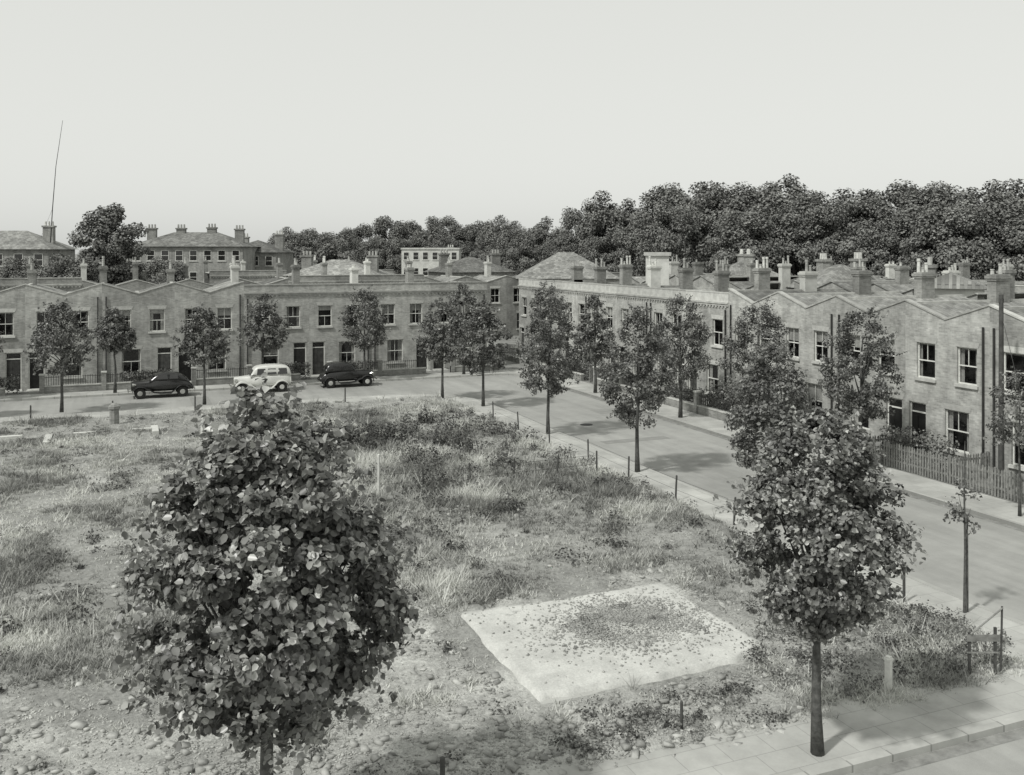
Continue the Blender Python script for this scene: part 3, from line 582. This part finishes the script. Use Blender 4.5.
b=MB(); b.box(-.055,.055,-.055,.055,-.1,.6); b.box(-.07,.07,-.07,.07,.6,.64); b.box(-.05,.05,-.05,.05,.64,.68); obj('hydrant_marker_post',b.mesh('marker',[M['frame']]),None,(14.4,14.85,.12),.3)
e=empty('street_sign',(16.5,14.75,.12),R(-22)); b=MB(); b.box(-.025,.025,-.025,.025,-.1,.88); b.box(.52,.57,-.025,.025,-.1,.98); b.tube([(.66,0,-.1),(.69,.0,1.42)],[.025,.02],6); obj('posts',b.mesh('posts',[M['darkwood']]),e)
b=MB(); b.box(-.07,.63,-.048,-.028,.7,.84); b.box(-.05,.6,-.045,-.028,.45,.48); obj('plate',b.mesh('plate',[M['wood']]),e)
b=MB(); b.tube([(.0,-.06,.86),(.69,-.03,1.4)],[.018,.018],6); obj('brace',b.mesh('brace',[M['wood']]),e)
e=empty('telegraph_pole',(30.0,25.4,.1)); b=MB(); b.tube([(0,0,-.2),(0,0,7.3)],[.11,.075],10); b.tube([(0,0,6.6),(-.35,-2.2,0)],[.012,.012],4)
for k in (-.1,.1): b.tube([(k,0,7.0),(k,0,7.14)],[.03,.025],6)
obj('pole',b.mesh('pole',[M['darkwood']]),e)
b=MB(); b.tube([(0,0,-.1),(0,0,.8),(0,0,.82),(0,0,.95),(0,0,1.1)],[.24,.22,.29,.29,.1],8); obj('stone_pier',b.mesh('pier',[M['brick2']]),None,(-.2,52.7,.12))
b=MB(); vs=[(-.35,-.15,-.1),(.35,-.15,-.1),(.35,.15,-.1),(-.35,.15,-.1),(-.3,-.13,1.1),(.0,-.13,.95),(.0,.13,.95),(-.3,.13,1.1),(.33,-.14,.55),(.33,.14,.55)]
b.add(vs,[(0,1,8,5,4),(3,7,6,9,2),(0,4,7,3),(1,2,9,8),(4,5,6,7),(5,8,9,6)]); obj('broken_wall',b.mesh('bw',[M['render']]),None,(3.95,46.6,.12),.2,1.15)
b=MB()
for (x0,x1,y0,y1,h) in ((-8,-4.2,50.2,50.5,.3),(-3.2,-2.9,48.2,50.2,.28),(-2,1.5,50.25,50.5,.24),(1.5,1.8,48.8,50.5,.33),(-14,-9,47,47.3,.28)): b.box(x0,x1,y0,y1,.05,h)
obj('brick_footings',b.mesh('foot',[M['render']]))
# ---------------------------------------------------------------- cars
def loft(st,mi,b):
    vs=[];fs=[]; n=None
    for (x,hw,zb,zt,tp) in st:
        h=zt-zb; sec=[(hw*.92,zb),(hw,zb+.35*h),(hw*.98,zb+.6*h),(hw*(tp*.6+.4),zb+.85*h),(hw*tp,zb+.97*h),(hw*tp*.5,zt)]; sec=sec+[(-a,z) for a,z in reversed(sec)]
        n=len(sec); vs+=[(x,y,z) for y,z in sec]
    for i in range(len(st)-1):
        for k in range(n): fs.append((i*n+k,i*n+(k+1)%n,(i+1)*n+(k+1)%n,(i+1)*n+k))
    fs.append(tuple(range(n))); fs.append(tuple((len(st)-1)*n+k for k in range(n-1,-1,-1))); b.add(vs,fs,mi)
def car(nm,x,y,rot,paint,kind):
    e=empty(nm,(x,y,0),rot); P=M[paint]
    b=MB()
    if kind=='van': back=[(-1.85,.6,.38,1.0,.9),(-1.7,.68,.36,1.1,.92)]
    else: back=[(-1.9,.4,.4,.62,.8),(-1.72,.56,.38,.86,.8),(-1.4,.66,.36,1.04,.85)]
    loft(back+[(-.6,.72,.34,1.1,.92),(.2,.71,.34,1.1,.9),(.6,.6,.36,1.08,.8),(1.1,.44,.4,1.04,.7),(1.6,.36,.42,1.0,.65),(1.68,.33,.44,.96,.65)],0,b)
    o=obj('body',b.mesh('body',[P],True),e); s=o.modifiers.new('s','SUBSURF'); s.levels=s.render_levels=1
    b=MB()
    if kind=='van': cab=[(-1.84,.6,.95,1.2,.85),(-1.78,.64,.95,1.55,.85),(-1.5,.66,.95,1.7,.85),(-.5,.67,.95,1.74,.85),(.2,.66,.95,1.68,.85),(.42,.63,.95,1.58,.82),(.68,.58,.95,1.1,.8)]
    elif kind=='old': cab=[(-1.55,.6,.9,1.15,.8),(-1.42,.62,.9,1.5,.8),(-1.1,.64,.9,1.62,.82),(-.3,.65,.9,1.64,.82),(.25,.63,.9,1.58,.82),(.48,.6,.9,1.12,.8)]
    else: cab=[(-1.65,.5,.8,.98,.75),(-1.4,.58,.85,1.25,.75),(-1.05,.62,.9,1.46,.78),(-.4,.65,.9,1.54,.8),(.1,.64,.9,1.5,.8),(.4,.6,.9,1.3,.8),(.66,.56,.9,1.08,.8)]
    loft(cab,0,b); o=obj('cabin',b.mesh('cabin',[P],True),e); s=o.modifiers.new('s','SUBSURF'); s.levels=s.render_levels=1
    g_=MB(); top=1.46 if kind!='van' else 1.56
    wins={'van':[(-1.6,-1.0),(-.92,-.35),(-.27,.3)],'old':[(-1.1,-.5),(-.42,.24)],'sedan':[(-1.0,-.48),(-.4,.22)]}[kind]
    for (xa,xb) in wins:
        for sd in (1,-1): g_.quad((xa,sd*.672,1.14),(xb,sd*.672,1.14),(xb-.04,sd*.632,top-.04),(xa+.05,sd*.632,top-.04))
    wz=1.5 if kind!='sedan' else 1.42; xw=.56 if kind!='van' else .7
    if kind=='old': xw=.5
    g_.quad((xw+.02,-.46,1.14),(xw+.02,.46,1.14),(xw-.17,.4,wz-.03),(xw-.17,-.4,wz-.03)); xr={'van':-1.87,'old':-1.58,'sedan':-1.5}[kind]
    g_.quad((xr,-.35,1.2),(xr,.35,1.2),(xr+.12,.3,1.42),(xr+.12,-.3,1.42))
    obj('windows',g_.mesh('windows',[M['carglass']]),e)
    f=MB()
    for sd in (1,-1):
        path=[]
        for a in range(-5,181,15): path.append((1.2+.45*math.cos(R(a)),.33+.43*math.sin(R(a))))
        path=path[:11]+[(.62,.52),(.4,.36),(.0,.3),(-.6,.3)]
        for a in range(25,200,15): path.append((-1.25+.44*math.cos(R(a)),.34+.42*math.sin(R(a))))
        ya,yb=sd*.52,sd*.82
        for (xa,za),(xb,zb) in zip(path,path[1:]):
            f.quad((xa,ya,za+.03),(xb,ya,zb+.03),(xb,yb*.97,zb+.02),(xa,yb*.97,za+.02)); f.quad((xa,yb*.97,za+.02),(xb,yb*.97,zb+.02),(xb,yb,zb-.05),(xa,yb,za-.05))
    obj('fenders',f.mesh('fenders',[P],True),e)
    wl=MB()
    for xx in (1.2,-1.25):
        for sd in (1,-1):
            wl.tube([(xx,sd*.6,.33),(xx,sd*.62,.33),(xx,sd*.74,.33),(xx,sd*.76,.33)],[.28,.33,.33,.28],18,0); wl.tube([(xx,sd*.75,.33),(xx,sd*.775,.33)],[.17,.13],14,1)
    obj('wheels',wl.mesh('wheels',[M['tyre'],M['coping']]),e)
    c=MB()
    for sd in (1,-1): c.tube([(1.42,sd*.5,.82),(1.55,sd*.5,.83),(1.64,sd*.5,.83)],[.05,.11,.11],10)
    c.box(1.84,1.89,-.72,.72,.42,.5); c.box(-2.0,-1.95,-.7,.7,.42,.5)
    for sd in (.35,-.35): c.box(1.6,1.84,sd-.02,sd+.02,.44,.48); c.box(-1.95,-1.7,sd-.02,sd+.02,.44,.48)
    for k in range(7): c.box(1.69,1.71,-.2+k*.065,-.18+k*.065,.52,.95)
    c.box(1.68,1.705,-.25,.24,.95,.99)
    obj('brightwork',c.mesh('chrome',[M['chrome']]),e); return e
car('parked_car',2.4,62.7,R(181),'carblack','sedan'); car('parked_van',8.4,62.4,R(180),'carwhite','van'); car('parked_car',14.1,62.8,R(0),'carblack','old')
# ---------------------------------------------------------------- light, world, camera
el=50; d=Vector((-.93,-.36,0)).normalized(); d=Vector((d.x*math.cos(R(el)),d.y*math.cos(R(el)),math.sin(R(el))))
sl=bpy.data.lights.new('sun','SUN'); sl.energy=3.0; sl.angle=R(3); sl.color=(1,.99,.96); so=bpy.data.objects.new('sun',sl); C.objects.link(so); so.rotation_euler=d.to_track_quat('Z','Y').to_euler(); so.location=(-30,-20,50)
w=bpy.data.worlds.new("World"); bpy.context.scene.world=w; w.use_nodes=True; nt=w.node_tree; N=nt.nodes; L=nt.links; bg=N['Background']
sk=N.new('ShaderNodeTexSky'); sk.sky_type='NISHITA'; sk.sun_disc=False; sk.sun_elevation=R(el); sk.sun_rotation=math.atan2(d.x,d.y)%(2*math.pi); sk.dust_density=3
bw=N.new('ShaderNodeRGBToBW'); L.new(sk.outputs[0],bw.inputs[0]); pw=N.new('ShaderNodeMath'); pw.operation='POWER'; pw.inputs[1].default_value=.15; L.new(bw.outputs[0],pw.inputs[0])
vm=N.new('ShaderNodeVectorMath'); vm.operation='SCALE'; k=6.5; vm.inputs[0].default_value=(k*.985,k,k*.955); L.new(pw.outputs[0],vm.inputs['Scale']); L.new(vm.outputs[0],bg.inputs['Color']); bg.inputs['Strength'].default_value=.1
sc=bpy.context.scene; sc.view_settings.view_transform='Standard'; sc.view_settings.look='None'; sc.view_settings.exposure=0
cam=bpy.data.cameras.new('camera'); co=bpy.data.objects.new('camera',cam); C.objects.link(co); co.location=(0,0,9); co.rotation_euler=(R(90),0,R(-22.5)); cam.lens=33.4; cam.sensor_width=36; cam.shift_y=-.1333; cam.clip_end=6000; cam.clip_start=.1
sc.camera=co
